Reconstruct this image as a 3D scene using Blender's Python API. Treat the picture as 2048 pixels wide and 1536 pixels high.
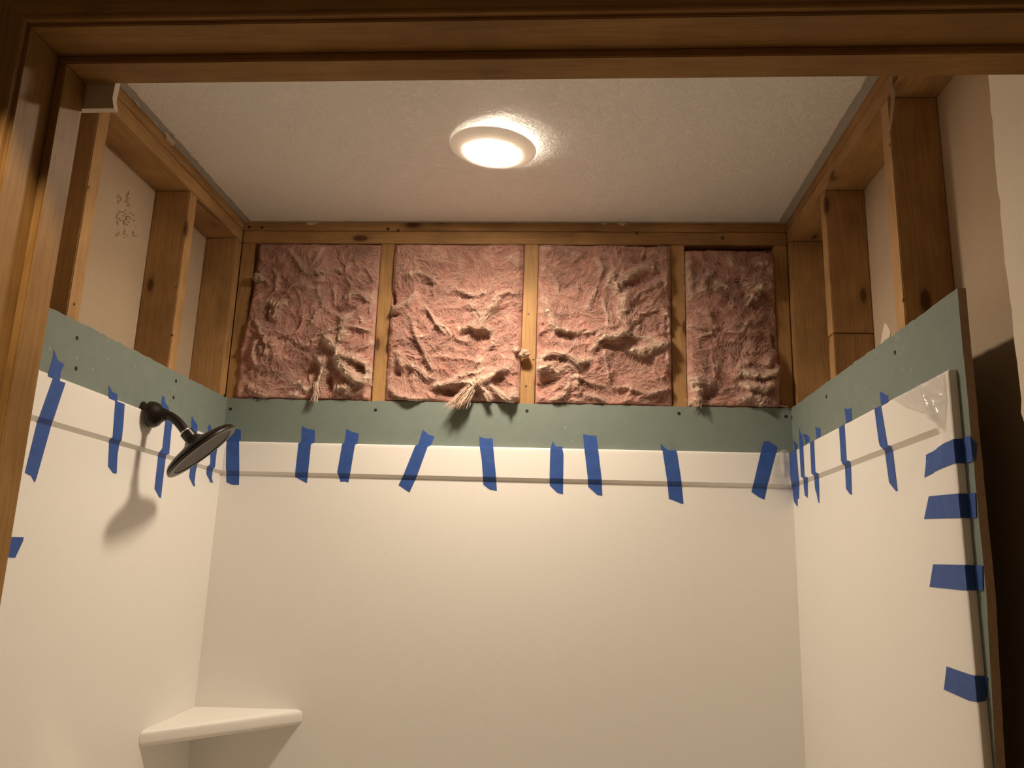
import bpy, bmesh, math, random
import numpy as np
from mathutils import Vector, Matrix
random.seed(7)
for o in list(bpy.data.objects): bpy.data.objects.remove(o, do_unlink=True)
S = bpy.context.scene
C = S.collection

# ---------------------------------------------------------------- camera
FPX, PITCH, ROLL, YAW = 1631.63, 0.223838, 0.031972, -0.071014
CAM = Vector((0.923378, -2.114212, 1.45107))
def cam_axes():
    cp, sp, cy, sy = math.cos(PITCH), math.sin(PITCH), math.cos(YAW), math.sin(YAW)
    f = Vector((sy*cp, cy*cp, sp)); r = Vector((cy, -sy, 0)); u = r.cross(f)
    c, s = math.cos(ROLL), math.sin(ROLL)
    return c*r + s*u, c*u - s*r, f
RX, UP, FW = cam_axes()
cd = bpy.data.cameras.new('camera'); cam = bpy.data.objects.new('camera', cd); C.objects.link(cam)
cd.sensor_width = 36; cd.sensor_fit = 'HORIZONTAL'; cd.lens = 36*FPX/2048; cd.clip_start = .02
M = Matrix((( RX.x, UP.x, -FW.x, CAM.x), (RX.y, UP.y, -FW.y, CAM.y), (RX.z, UP.z, -FW.z, CAM.z), (0, 0, 0, 1)))
cam.matrix_world = M
S.camera = cam

# ---------------------------------------------------------------- world, exposure, lights
w = bpy.data.worlds.new('world'); S.world = w; w.use_nodes = True
w.node_tree.nodes['Background'].inputs[0].default_value = (.5, .4, .3, 1)
w.node_tree.nodes['Background'].inputs[1].default_value = 0.0
S.view_settings.view_transform = 'Standard'; S.view_settings.look = 'None'
S.view_settings.exposure = 0.0; S.view_settings.gamma = 1; S.view_settings.use_curve_mapping = False
LENS_POWER = 158.0          # emission of the ceiling light's lens
LEAK_POWER = 2.2          # light escaping behind its drooping trim
LIGHT_COL = (1.0, .83, .64)
HALL_POS = (0.52, -1.69, 2.40)
ar = bpy.data.lights.new('ceiling_lamp', 'AREA'); ar.shape = 'DISK'; ar.size = .126; ar.energy = 5.4; ar.color = LIGHT_COL
ar.spread = math.radians(146)
ao = bpy.data.objects.new('ceiling_lamp', ar); C.objects.link(ao); ao.location = (.742, -.420, 2.3725)
sp = bpy.data.lights.new('hall_light', 'SPOT'); sp.energy = 52; sp.color = (1, .78, .5)
sp.spot_size = math.radians(91); sp.spot_blend = .06; sp.shadow_soft_size = .03
so = bpy.data.objects.new('hall_light', sp); C.objects.link(so); so.location = (HALL_POS[0], HALL_POS[1], 2.39)

# ---------------------------------------------------------------- helpers
W = 1.499; E = .0127; ZC = 2.40
def ray(u, v): return (FW + (u-1024)/FPX*RX - (v-768)/FPX*UP)
def at(u, v, ax, val):
    d = ray(u, v); t = (val-CAM[ax])/d[ax]; return CAM + t*d
def link(name, me, mat=None, parent=None):
    o = bpy.data.objects.new(name, me); C.objects.link(o)
    if mat is not None:
        for m in (mat if isinstance(mat, (list, tuple)) else [mat]): me.materials.append(m)
    if parent: o.parent = parent
    return o
def empty(name, loc=(0, 0, 0)):
    o = bpy.data.objects.new(name, None); C.objects.link(o); o.location = loc; o.empty_display_size = .05
    return o
def tag(o, label=None, cat=None, group=None, kind=None):
    if label: o['label'] = label
    if cat: o['category'] = cat
    if group: o['group'] = group
    if kind: o['kind'] = kind
    return o
def bm_obj(name, bm, mat, parent=None, smooth=False, angle=None):
    bm.normal_update()
    me = bpy.data.meshes.new(name); bm.to_mesh(me); bm.free()
    if smooth:
        for p in me.polygons: p.use_smooth = True
    o = link(name, me, mat, parent)
    if angle is not None:
        me.set_sharp_from_angle(angle=angle)
    if parent and parent.location.length > 0:
        o.matrix_parent_inverse = Matrix.Translation(-parent.location)
    return o
def box_bm(x0, x1, y0, y1, z0, z1, bev=0, bm=None):
    own = bm is None
    if own: bm = bmesh.new()
    vs = [bm.verts.new((x, y, z)) for x in (x0, x1) for y in (y0, y1) for z in (z0, z1)]
    fs = [(0,1,3,2),(4,6,7,5),(0,4,5,1),(2,3,7,6),(0,2,6,4),(1,5,7,3)]
    F = [bm.faces.new([vs[i] for i in f]) for f in fs]
    bmesh.ops.recalc_face_normals(bm, faces=F)
    if bev and own:
        bmesh.ops.bevel(bm, geom=bm.edges[:], offset=bev, segments=2, affect='EDGES')
    return bm
def box(name, x0, x1, y0, y1, z0, z1, mat, parent=None, bev=0):
    return bm_obj(name, box_bm(x0, x1, y0, y1, z0, z1, bev), mat, parent)
def prism(poly3, nrm, t, edge_mat=None):
    """polygon (list of Vector) extruded along nrm by t; caps material 0, sides material edge_mat"""
    bm = bmesh.new(); n = len(poly3); nrm = Vector(nrm)
    a = [bm.verts.new(p) for p in poly3]; b = [bm.verts.new(p + nrm*t) for p in poly3]
    bm.faces.new(a); bm.faces.new(b[::-1])
    for i in range(n):
        f = bm.faces.new((a[i], b[i], b[(i+1) % n], a[(i+1) % n]))
        if edge_mat: f.material_index = edge_mat
    bmesh.ops.recalc_face_normals(bm, faces=bm.faces[:])
    return bm
def tube_bm(pts, rad, n=16, bm=None, cap=True):
    bm = bm or bmesh.new(); pts = [Vector(p) for p in pts]; rings = []
    up = Vector((0, 1, 0))
    for i, p in enumerate(pts):
        d = (pts[min(i+1, len(pts)-1)] - pts[max(i-1, 0)]).normalized()
        a = d.cross(up)
        if a.length < 1e-4: a = d.cross(Vector((1, 0, 0)))
        a.normalize(); b = d.cross(a)
        r = rad[i] if isinstance(rad, (list, tuple)) else rad
        rings.append([bm.verts.new(p + r*(math.cos(k*2*math.pi/n)*a + math.sin(k*2*math.pi/n)*b)) for k in range(n)])
    for i in range(len(rings)-1):
        for k in range(n):
            bm.faces.new((rings[i][k], rings[i][(k+1) % n], rings[i+1][(k+1) % n], rings[i+1][k]))
    if cap:
        bm.faces.new(rings[0][::-1]); bm.faces.new(rings[-1])
    bmesh.ops.recalc_face_normals(bm, faces=bm.faces[:])
    return bm
def lathe_bm(prof, origin, axis, n=48, bm=None):
    """prof: list of (r, h) along axis from origin"""
    bm = bm or bmesh.new(); axis = Vector(axis).normalized(); origin = Vector(origin)
    a = axis.cross(Vector((0, 1, 0)))
    if a.length < .01: a = axis.cross(Vector((1, 0, 0)))
    a.normalize(); b = axis.cross(a); rings = []
    for r, h in prof:
        c = origin + axis*h
        if r < 1e-6: rings.append([bm.verts.new(c)]); continue
        rings.append([bm.verts.new(c + r*(math.cos(k*2*math.pi/n)*a + math.sin(k*2*math.pi/n)*b)) for k in range(n)])
    for i in range(len(rings)-1):
        A, B = rings[i], rings[i+1]
        for k in range(n):
            k2 = (k+1) % n
            if len(A) == 1 and len(B) == 1: continue
            if len(A) == 1: bm.faces.new((A[0], B[k2], B[k]))
            elif len(B) == 1: bm.faces.new((A[k], A[k2], B[0]))
            else: bm.faces.new((A[k], A[k2], B[k2], B[k]))
    bmesh.ops.recalc_face_normals(bm, faces=bm.faces[:])
    return bm

# ---------------------------------------------------------------- materials
def mat(name, col=(.5, .5, .5), rough=.7, spec=.3, metal=0):
    m = bpy.data.materials.new(name); m.use_nodes = True
    b = m.node_tree.nodes['Principled BSDF']
    b.inputs['Base Color'].default_value = (*col, 1); b.inputs['Roughness'].default_value = rough
    b.inputs['Specular IOR Level'].default_value = spec; b.inputs['Metallic'].default_value = metal
    return m, m.node_tree.nodes, m.node_tree.links, b
def noise(N, L, vec, scale, detail=4, rough=.55, dist=0):
    n = N.new('ShaderNodeTexNoise'); n.inputs['Scale'].default_value = scale
    n.inputs['Detail'].default_value = detail; n.inputs['Roughness'].default_value = rough
    n.inputs['Distortion'].default_value = dist
    if vec is not None: L.new(vec, n.inputs['Vector'])
    return n
def ramp(N, L, fac, stops):
    r = N.new('ShaderNodeValToRGB'); e = r.color_ramp.elements
    while len(e) < len(stops): e.new(.5)
    for el, (p, c) in zip(e, stops): el.position = p; el.color = (*c, 1) if len(c) == 3 else c
    L.new(fac, r.inputs[0]); return r
def bump(N, L, h, b, dist, strength=1):
    n = N.new('ShaderNodeBump'); n.inputs['Distance'].default_value = dist; n.inputs['Strength'].default_value = strength
    L.new(h, n.inputs['Height']); L.new(n.outputs[0], b.inputs['Normal']); return n
def mix(N, L, fac, a, b_, mode='MIX'):
    m = N.new('ShaderNodeMix'); m.data_type = 'RGBA'; m.blend_type = mode
    for s, v in ((m.inputs[0], fac), (m.inputs[6], a), (m.inputs[7], b_)):
        if isinstance(v, (int, float)): s.default_value = v
        elif isinstance(v, tuple): s.default_value = (*v, 1)
        else: L.new(v, s)
    return m.outputs[2]
def math_(N, L, op, a, b_=None):
    m = N.new('ShaderNodeMath'); m.operation = op
    for i, v in enumerate((a, b_)):
        if v is None: continue
        if isinstance(v, (int, float)): m.inputs[i].default_value = v
        else: L.new(v, m.inputs[i])
    return m.outputs[0]

def wood(name, axis, light=(.50, .31, .145), dark=(.33, .18, .068), knot=True, rough=.62, stain=0.0, spec=.25):
    m, N, L, b = mat(name, light, rough, spec)
    tc = N.new('ShaderNodeTexCoord'); oi = N.new('ShaderNodeObjectInfo')
    off = N.new('ShaderNodeVectorMath'); off.operation = 'MULTIPLY_ADD'
    L.new(oi.outputs['Random'], off.inputs[0]); off.inputs[1].default_value = (37, 53, 71)
    L.new(tc.outputs['Object'], off.inputs[2])
    mp = N.new('ShaderNodeMapping'); sc = [1, 1, 1]; sc[axis] = .055
    mp.inputs['Scale'].default_value = sc; L.new(off.outputs[0], mp.inputs['Vector'])
    # knots
    mk = N.new('ShaderNodeMapping'); sk = [1, 1, 1]; sk[axis] = .42; mk.inputs['Scale'].default_value = sk
    L.new(off.outputs[0], mk.inputs['Vector'])
    vo = N.new('ShaderNodeTexVoronoi'); vo.inputs['Scale'].default_value = 17; L.new(mk.outputs[0], vo.inputs['Vector'])
    sepc = N.new('ShaderNodeSeparateColor'); L.new(vo.outputs['Color'], sepc.inputs[0])
    gate = math_(N, L, 'GREATER_THAN', sepc.outputs[0], .55)
    kd = ramp(N, L, vo.outputs['Distance'], [(0, (1, 1, 1)), (.13, (.9, .9, .9)), (.19, (.25, .25, .25)), (.34, (0, 0, 0))])
    kf = math_(N, L, 'MULTIPLY', kd.outputs[0], gate)
    n1 = noise(N, L, mp.outputs[0], 38, 3, .5, .4)
    n1.inputs['Distortion'].default_value = .6
    rings = N.new('ShaderNodeMath'); rings.operation = 'MULTIPLY_ADD'
    L.new(n1.outputs[0], rings.inputs[0]); rings.inputs[1].default_value = 7.0; L.new(kf, rings.inputs[2])
    fr = math_(N, L, 'FRACT', rings.outputs[0])
    pp = math_(N, L, 'PINGPONG', rings.outputs[0], .5)
    n2 = noise(N, L, mp.outputs[0], 300, 3, .6)
    n3 = noise(N, L, off.outputs[0], 6, 3, .6)
    g = ramp(N, L, math_(N, L, 'MULTIPLY', pp, 2.0), [(0, dark), (.35, tuple(.45*a+.55*c for a, c in zip(dark, light))), (1, light)])
    c1 = mix(N, L, .22, g.outputs[0], ramp(N, L, n2.outputs[0], [(.35, dark), (.65, light)]).outputs[0])
    mid = tuple(.5*(a+c) for a, c in zip(dark, light))
    c1 = mix(N, L, .38, c1, mid)
    c2 = mix(N, L, 1.0, c1, ramp(N, L, n3.outputs[0], [(.3, (.72, .68, .62)), (.7, (1.1, 1.08, 1.0))]).outputs[0], 'MULTIPLY')
    if knot: c2 = mix(N, L, kf, c2, (.085, .035, .012))
    if stain:
        n4 = noise(N, L, mp.outputs[0], 20, 5, .7)
        c2 = mix(N, L, math_(N, L, 'MULTIPLY', ramp(N, L, n4.outputs[0], [(.55, (0, 0, 0)), (.66, (1, 1, 1))]).outputs[0], stain), c2, (.05, .03, .02))
    L.new(c2, b.inputs['Base Color'])
    bump(N, L, n2.outputs[0], b, .0006, .5)
    return m
WX, WY, WZ = [wood('pine_%s' % a, i) for i, a in enumerate('xyz')]
WYS = wood('pine_stained', 1, stain=.75)
OX, OY, OZ = [wood('oak_%s' % a, i, (.36, .21, .080), (.25, .13, .042), knot=False, rough=.55, spec=.12) for i, a in enumerate('xyz')]

def speck(name, col, col2, rough, scale, bscale, bdist, specks=None, spec=.25, amt=.5):
    m, N, L, b = mat(name, col, rough, spec)
    tc = N.new('ShaderNodeTexCoord')
    n = noise(N, L, tc.outputs['Object'], scale, 5, .6)
    c = mix(N, L, amt, col, ramp(N, L, n.outputs[0], [(.35, col2), (.65, col)]).outputs[0])
    if specks:
        v = N.new('ShaderNodeTexVoronoi'); v.inputs['Scale'].default_value = specks[0]; L.new(tc.outputs['Object'], v.inputs['Vector'])
        sc = N.new('ShaderNodeSeparateColor'); L.new(v.outputs['Color'], sc.inputs[0])
        g = math_(N, L, 'GREATER_THAN', sc.outputs[0], specks[1])
        d = math_(N, L, 'MULTIPLY', g, math_(N, L, 'LESS_THAN', v.outputs['Distance'], specks[2]))
        c = mix(N, L, math_(N, L, 'MULTIPLY', d, .5), c, specks[3])
        sm = noise(N, L, tc.outputs['Object'], 9, 6, .75)
        c = mix(N, L, math_(N, L, 'MULTIPLY', ramp(N, L, sm.outputs[0], [(.62, (0, 0, 0)), (.78, (1, 1, 1))]).outputs[0], .35), c, specks[3])
    L.new(c, b.inputs['Base Color'])
    nb = noise(N, L, tc.outputs['Object'], bscale, 4, .6)
    bump(N, L, nb.outputs[0], b, bdist, .8)
    return m
M_GREEN = speck('green_board', (.200, .240, .212), (.170, .208, .182), .75, 30, 500, .0004, (60, .965, .13, (.46, .48, .43)))
M_CORE = speck('gypsum_edge', (.47, .37, .27), (.35, .26, .18), .9, 120, 300, .001)
M_BACKPAPER = speck('backing_paper', (.52, .40, .28), (.47, .36, .25), .85, 60, 400, .0003)
M_SHEATH = speck('sheathing', (.16, .1, .06), (.1, .06, .03), .9, 40, 200, .001)
M_CREAM = speck('cream_paint', (.76, .67, .54), (.73, .64, .51), .6, 8, 260, .0012)
M_HALL = speck('hall_paint', (.62, .53, .43), (.58, .5, .4), .7, 8, 200, .001)
M_CEILBARE = speck('ceiling_bare', (.44, .42, .38), (.38, .35, .31), .85, 60, 300, .0008)
M_SURR = speck('white_surround', (.87, .845, .80), (.86, .835, .79), .38, 3, 420, .00035, spec=.4)
M_FLOOR = speck('floor_vinyl', (.60, .49, .38), (.52, .42, .32), .5, 6, 100, .0005)
M_SCREW = mat('black_screw', (.012, .011, .01), .5, .4)[0]
M_HOLE = mat('dark_recess', (.02, .015, .01), .9, .1)[0]
M_NAIL = mat('nail_steel', (.09, .06, .045), .45, .5, .6)[0]
def plastic():
    m, N, L, b = mat('white_trim_plastic', (.92, .90, .86), .45, .4)
    t = N.new('ShaderNodeBsdfTranslucent'); t.inputs[0].default_value = (.95, .85, .80, 1); x = N.new('ShaderNodeMixShader'); x.inputs[0].default_value = .12
    L.new(b.outputs[0], x.inputs[1]); L.new(t.outputs[0], x.inputs[2]); L.new(x.outputs[0], N['Material Output'].inputs['Surface']); return m
M_PLASTIC = plastic()
M_PAPER = mat('torn_paper', (.66, .57, .46), .85, .1)[0]
M_BRONZE = mat('oil_rubbed_bronze', (.022, .017, .013), .33, .5, .35)[0]
M_CHROME = mat('bare_thread', (.75, .72, .68), .25, .5, .9)[0]
M_INK = mat('faded_ink', (.26, .21, .14), .9, .1)[0]
def nozzle_mat():
    m, N, L, b = mat('rubber_nozzles', (.10, .09, .078), .55, .4)
    tc = N.new('ShaderNodeTexCoord'); v = N.new('ShaderNodeTexVoronoi'); v.inputs['Scale'].default_value = 230
    L.new(tc.outputs['Object'], v.inputs['Vector'])
    L.new(ramp(N, L, v.outputs['Distance'], [(.25, (.12, .108, .09)), (.5, (.05, .045, .04))]).outputs[0], b.inputs['Base Color'])
    bump(N, L, v.outputs['Distance'], b, .001, .6); return m
M_NOZ = nozzle_mat()
def ceil_mat():
    m, N, L, b = mat('textured_ceiling', (.87, .87, .85), .34, .45)
    tc = N.new('ShaderNodeTexCoord')
    n1 = noise(N, L, tc.outputs['Object'], 42, 4, .55, 1.6)
    r = math_(N, L, 'ABSOLUTE', math_(N, L, 'SUBTRACT', n1.outputs[0], .5))
    rr = ramp(N, L, r, [(0, (1, 1, 1)), (.10, (.35, .35, .35)), (.3, (0, 0, 0))])
    n2 = noise(N, L, tc.outputs['Object'], 170, 3, .6)
    h = math_(N, L, 'ADD', rr.outputs[0], math_(N, L, 'MULTIPLY', n2.outputs[0], .6))
    bump(N, L, h, b, .0016, .85); return m
M_CEIL = ceil_mat()
def tape_mat():
    m, N, L, b = mat('blue_tape', (.034, .09, .33), .55, .35)
    tc = N.new('ShaderNodeTexCoord'); n = noise(N, L, tc.outputs['Object'], 900, 2, .6)
    n2 = noise(N, L, tc.outputs['Object'], 45, 3, .6)
    L.new(ramp(N, L, n2.outputs[0], [(.3, (.031, .082, .30)), (.7, (.042, .105, .36))]).outputs[0], b.inputs['Base Color'])
    bump(N, L, n.outputs[0], b, .0003, .6); return m
M_TAPE = tape_mat()
def film_mat():
    m, N, L, b = mat('clear_film', (.75, .72, .68), .22, .6)
    t = N.new('ShaderNodeBsdfTransparent'); x = N.new('ShaderNodeMixShader'); x.inputs[0].default_value = .42
    L.new(t.outputs[0], x.inputs[1]); L.new(b.outputs[0], x.inputs[2])
    L.new(x.outputs[0], N['Material Output'].inputs['Surface']); return m
M_FILM = film_mat()
def wool_mat():
    m, N, L, b = mat('pink_fiberglass', (.6, .3, .27), .95, .05)
    tc = N.new('ShaderNodeTexCoord')
    at_ = N.new('ShaderNodeAttribute'); at_.attribute_name = 'fray'
    sep = N.new('ShaderNodeSeparateColor'); L.new(at_.outputs['Color'], sep.inputs[0])
    n1 = noise(N, L, tc.outputs['Object'], 26, 7, .72, 1.2)
    c = ramp(N, L, n1.outputs[0], [(.28, (.47, .195, .16)), (.48, (.55, .295, .24)), (.60, (.61, .375, .31)), (.75, (.65, .47, .38))]).outputs[0]
    c = mix(N, L, sep.outputs[0], c, (.76, .635, .50))
    c = mix(N, L, sep.outputs[1], c, (.20, .14, .12))
    L.new(c, b.inputs['Base Color'])
    mp = N.new('ShaderNodeMapping'); mp.inputs['Scale'].default_value = (1, 1, .45); L.new(tc.outputs['Object'], mp.inputs[0])
    n2 = noise(N, L, mp.outputs[0], 240, 5, .75, 2.5)
    bump(N, L, n2.outputs[0], b, .003, .8)
    b.inputs['Subsurface Weight'].default_value = .25
    b.inputs['Subsurface Radius'].default_value = (.008, .004, .003)
    b.inputs['Subsurface Scale'].default_value = 1
    return m
M_WOOL = wool_mat()
M_FIBER = mat('pale_fiber', (.68, .49, .39), .9, .1)[0]
M_FIBER2 = mat('pink_fiber', (.62, .37, .31), .9, .1)[0]
def emit(name, col, s):
    m = bpy.data.materials.new(name); m.use_nodes = True; N = m.node_tree.nodes; N.clear()
    e = N.new('ShaderNodeEmission'); o = N.new('ShaderNodeOutputMaterial'); e.inputs[0].default_value = (*col, 1)
    e.inputs[1].default_value = s; m.node_tree.links.new(e.outputs[0], o.inputs[0]); return m
M_LENS = emit('lit_lens', LIGHT_COL, LENS_POWER); M_LEAK = emit('lit_lens_rim', LIGHT_COL, LEAK_POWER)

# ---------------------------------------------------------------- setting
PLB = ZC + .0127 - .0762          # underside of the double top plate
PLM = ZC + .0127 - .0381
def studbox(name, x0, x1, y0, y1, z0, z1, m, parent): return box(name, x0, x1, y0, y1, z0, z1, m, parent, bev=.0016)
# back wall: sheathing + framing
wb = box('wall_back', -.12, 1.62, .1026, .1150, 0, 2.4127, M_SHEATH); tag(wb, kind='structure')
studbox('top_plate', -.10, 1.60, E, .1016, PLM+.0006, 2.4127, WX, wb)
studbox('top_plate', -.0127, 1.512, E, .1016, PLB, PLM-.0006, WX, wb)
for x0, x1, tw in ((-.0120, .0255, 0), (.3905, .4290, .003), (.7955, .8340, -.001), (1.1965, 1.2350, .001), (1.4745, 1.5110, 0)):
    bm = box_bm(x0, x1, E, .1016, 0, PLB-.0006, .0016)
    for v in bm.verts: v.co.x += tw*(v.co.z-2.3)/-.4
    bm_obj('stud', bm, WZ, wb)
studbox('blocking', .0262, .040, .030, .1016, 0, PLB-.001, WZ, wb)
# left wall
wl = box('wall_left', -.1143, -.1020, -1.19, .1020, 0, 2.4127, M_BACKPAPER); tag(wl, kind='structure')
studbox('top_plate', -.1016, -.0127, -1.185, .012, PLM+.0006, 2.4127, WY, wl)
studbox('top_plate', -.1016, -.0127, -1.185, .012, PLB, PLM-.0006, WYS, wl)
for y0, y1 in ((-.0255, .0120), (-.3170, -.2790), (-.7160, -.6780), (-1.180, -1.142)):
    studbox('stud', -.1014, -.0127, y0, y1, 0, PLB-.0006, WZ, wl)
# right wall
wr = box('wall_right', 1.6010, 1.6135, -1.19, .1020, 0, 2.4127, M_BACKPAPER); tag(wr, kind='structure')
studbox('top_plate', 1.5117, 1.6006, -1.185, .012, PLM+.0006, 2.4127, WY, wr)
studbox('top_plate', 1.5117, 1.6006, -1.185, .012, PLB, PLM-.0006, WY, wr)
for y0, y1 in ((-.0200, .0120), (-.7010, -.6630), (-1.175, -1.137)):
    studbox('stud', 1.5117, 1.6004, y0, y1, 0, PLB-.0006, WZ, wr)
studbox('stud', 1.5117, 1.6004, -.3200, -.2820, 1.990, PLB-.0006, WZ, wr)
studbox('stud', 1.5122, 1.6000, -.3200, -.2820, 0, 1.9885, WZ, wr)
# cream painted drywall with a ragged sawn edge
pts = []
z = 0.0; y_ = -1.056
while z < ZC-.002:
    pts.append(Vector((W, y_ - .012*max(0, (z-1.9))/.5 + random.uniform(-.0025, .0025) - (.006 if 1.58 < z < 1.66 else 0), z))); z += .017
pts.append(Vector((W, -1.07, ZC-.001)))
pts += [Vector((W, -1.199, ZC-.001)), Vector((W, -1.199, 0))]
bm_obj('drywall', prism(pts, (1, 0, 0), .0122, 1), [M_CREAM, M_CORE], wr)

# ceiling: alcove part and hall part, with bare strip where the wall boards were
bm = box_bm(-.0120, 1.5110, -1.19, E-.0006, ZC, 2.4120)
box_bm(-1.0, 2.8, -3.4, -1.31, ZC, 2.4120, bm=bm)
ce = bm_obj('ceiling', bm, M_CEILBARE); tag(ce, kind='structure')
def ragged(p, q, n, amp, nrm):
    out = []
    for i in range(n):
        t = i/n; j = random.uniform(-1, 1)*amp*random.choice((.3, .5, 1))
        out.append(Vector(p).lerp(Vector(q), t) + Vector(nrm)*j)
    return out
zt = ZC-.0014
pp = ragged((.0105, -1.189, zt), (.0100, -.001, zt), 130, .0028, (1, 0, 0)) + ragged((.010, -.001, zt), (1.488, -.002, zt), 150, .0016, (0, 1, 0)) + ragged((1.4880, -.001, zt), (1.4890, -1.189, zt), 60, .0012, (1, 0, 0)) + [Vector((1.489, -1.189, zt))]
bm = prism(pp, (0, 0, 1), .0013, 1)
bmesh.ops.triangulate(bm, faces=[f for f in bm.faces if len(f.verts) > 4])
cp_ = bm_obj('painted_texture_coat', bm, [M_CEIL, M_PAPER], ce); cp_['label'] = 'glossy off-white textured paint coat with ragged edges'
bm_obj('painted_texture_coat', box_bm(-1.0, 2.8, -3.39, -1.32, ZC-.0014, ZC-.0002), M_CEIL, ce)
def flake(px, z=ZC-.003, par=None, plane=(2, ZC-.004), th=.0012):
    P = [at(u, v, plane[0], plane[1]) for u, v in px]
    n = Vector((0, 0, 0)); n[plane[0]] = 1
    return bm_obj('paper_flake', prism(P, n, th), M_PAPER, par)
for f in ([(330,262),(352,286),(345,292),(338,284),(333,279)], [(268,198),(282,214),(276,212)], [(308,240),(318,251),(312,249)]):
    flake(f, par=ce)
for f in ([(612,444),(640,444),(632,447),(624,450),(617,450),(613,447)], [(1203,446),(1214,446),(1208,450)], [(1234,446),(1252,446),(1246,452),(1240,450)], [(1548,436),(1566,434),(1558,444)]):
    flake(f, par=ce, plane=(1, .010), th=.002)

# door wall with the opening, its alcove side seen from within
bm = box_bm(-1.0, .2660, -1.300, -1.1995, 0, 2.412)
box_bm(1.5300, 2.8, -1.300, -1.1995, 0, 2.412, bm=bm)
box_bm(.2660, 1.5300, -1.300, -1.1995, 2.0770, 2.412, bm=bm)
wf = bm_obj('wall_front', bm, M_HALL); tag(wf, kind='structure')
def P_(q, pl): return at(q[0], q[1], 1, pl)
scr = [P_(q, -1.188) for q in ((160,226),(236,225),(233,205),(237,185),(241,165),(243,150),(160,150))]
bm_obj('drywall', prism(scr, (0, -1, 0), .0100, 1), [M_HALL, M_PAPER], wf)
fl = box_bm(-1.0, 2.8, -3.4, .10, -.02, 0)
tag(bm_obj('floor', fl, M_FLOOR), kind='structure')
bm = box_bm(-1.05, -1.0, -3.4, -1.3, 0, 2.412); box_bm(2.8, 2.85, -3.4, -1.3, 0, 2.412, bm=bm); box_bm(-1.05, 2.85, -3.45, -3.4, 0, 2.412, bm=bm)
tag(bm_obj('wall_rear', bm, M_HALL), kind='structure')

# door trim: casing profile (d across the face outwards from the opening, t thickness towards the hall)
CP = [(0, 0), (0, .007), (.0015, .0085), (.004, .009), (.0065, .0085), (.009, .0105), (.016, .0135), (.028, .0145), (.044, .0150), (.048, .0175), (.055, .0175), (.0575, .0155), (.0575, 0)]
JX0, JX1, JZ = .277, 1.519, 2.064
RV = .004
def casing_bm(kind):
    bm = bmesh.new(); A = []; B = []
    for d, t in CP:
        y = -1.3002 - t
        if kind == 'left':
            A.append(bm.verts.new((JX0-RV-d, y, 0))); B.append(bm.verts.new((JX0-RV-d, y, JZ+RV+d)))
        elif kind == 'right':
            A.append(bm.verts.new((JX1+RV+d, y, 0))); B.append(bm.verts.new((JX1+RV+d, y, JZ+RV+d)))
        else:
            A.append(bm.verts.new((JX0-RV-d, y, JZ+RV+d))); B.append(bm.verts.new((JX1+RV+d, y, JZ+RV+d)))
    n = len(CP)
    for i in range(n):
        bm.faces.new((A[i], A[(i+1) % n], B[(i+1) % n], B[i]))
    bm.faces.new(A[::-1]); bm.faces.new(B)
    bmesh.ops.recalc_face_normals(bm, faces=bm.faces[:]); return bm
t1 = bm_obj('trim_1', casing_bm('head'), OX); tag(t1, kind='structure')
box('head_jamb', JX0-.010, JX1+.010, -1.3005, -1.1990, JZ, JZ+.012, OX, t1, bev=.0012)
box('door_stop', JX0+.0005, JX1-.0005, -1.2440, -1.1992, JZ-.011, JZ-.0003, OX, t1, bev=.0012)
t2 = bm_obj('trim_2', casing_bm('left'), OZ); tag(t2, kind='structure')
box('side_jamb', JX0-.0108, JX0, -1.3005, -1.1990, 0, JZ-.0003, OZ, t2, bev=.0012)
box('door_stop', JX0+.0003, JX0+.011, -1.2440, -1.1992, 0, JZ-.0115, OZ, t2, bev=.0012)
t3 = bm_obj('trim_3', casing_bm('right'), OZ); tag(t3, kind='structure')
box('side_jamb', JX1, JX1+.0105, -1.3005, -1.1990, 0, JZ-.0003, OZ, t3, bev=.0012)

# ---------------------------------------------------------------- green boards
def board(name, label, pts3, nrm, th):
    bm = prism(pts3, nrm, th, 1)
    bmesh.ops.triangulate(bm, faces=[f for f in bm.faces if len(f.verts) > 4])
    o = bm_obj(name, bm, [M_GREEN, M_CORE]); return tag(o, label, 'drywall', 'green drywall strips above the shower surround')
ZG = 1.881
def top_edge(a, b, n, fn):
    return [fn(a+(b-a)*i/n, ZG + random.uniform(-.0009, .0009)*(2.2 if random.random() < .25 else 1)) for i in range(n+1)]
gb = board('drywall_panel', 'green moisture-resistant drywall strip along the back wall under the pink insulation',
    [Vector((W, 0, .45)), Vector((0, 0, .45))] + top_edge(0, W, 110, lambda s, z: Vector((s, 0, z))), (0, 1, 0), .0122)
gl = board('drywall_panel', 'green drywall strip on the left wall behind the shower arm',
    [Vector((0, -.0005, .45)), Vector((0, -1.10, .45))] + top_edge(-1.10, -.0005, 90, lambda s, z: Vector((0, s, z+.0004))), (-1, 0, 0), .0122)
def gr_near(z): return -.9205 + (.021*(1.43-z)/.23 if z < 1.43 else 0)*.9
near = []
z = ZG
while z > 1.0:
    near.append(Vector((W, max(gr_near(z), -.9205)+random.uniform(-.0008, .0008), z))); z -= .02
near.append(Vector((W, -.890, .45)))
gr = board('drywall_panel', 'green drywall strip on the right wall with a bare brown cut end',
    near[::-1] + top_edge(-.9205, -.0005, 80, lambda s, z: Vector((W, s, z)))[1:] + [Vector((W, -.0005, .45))], (1, 0, 0), .0122)
def screw(p, nrm, par):
    o = bm_obj('screw', lathe_bm([(0, .0004), (.0040, .0006), (.0044, .0002), (.0044, -.0008)], p, nrm, 14), M_SCREW, par)
    return o
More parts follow.
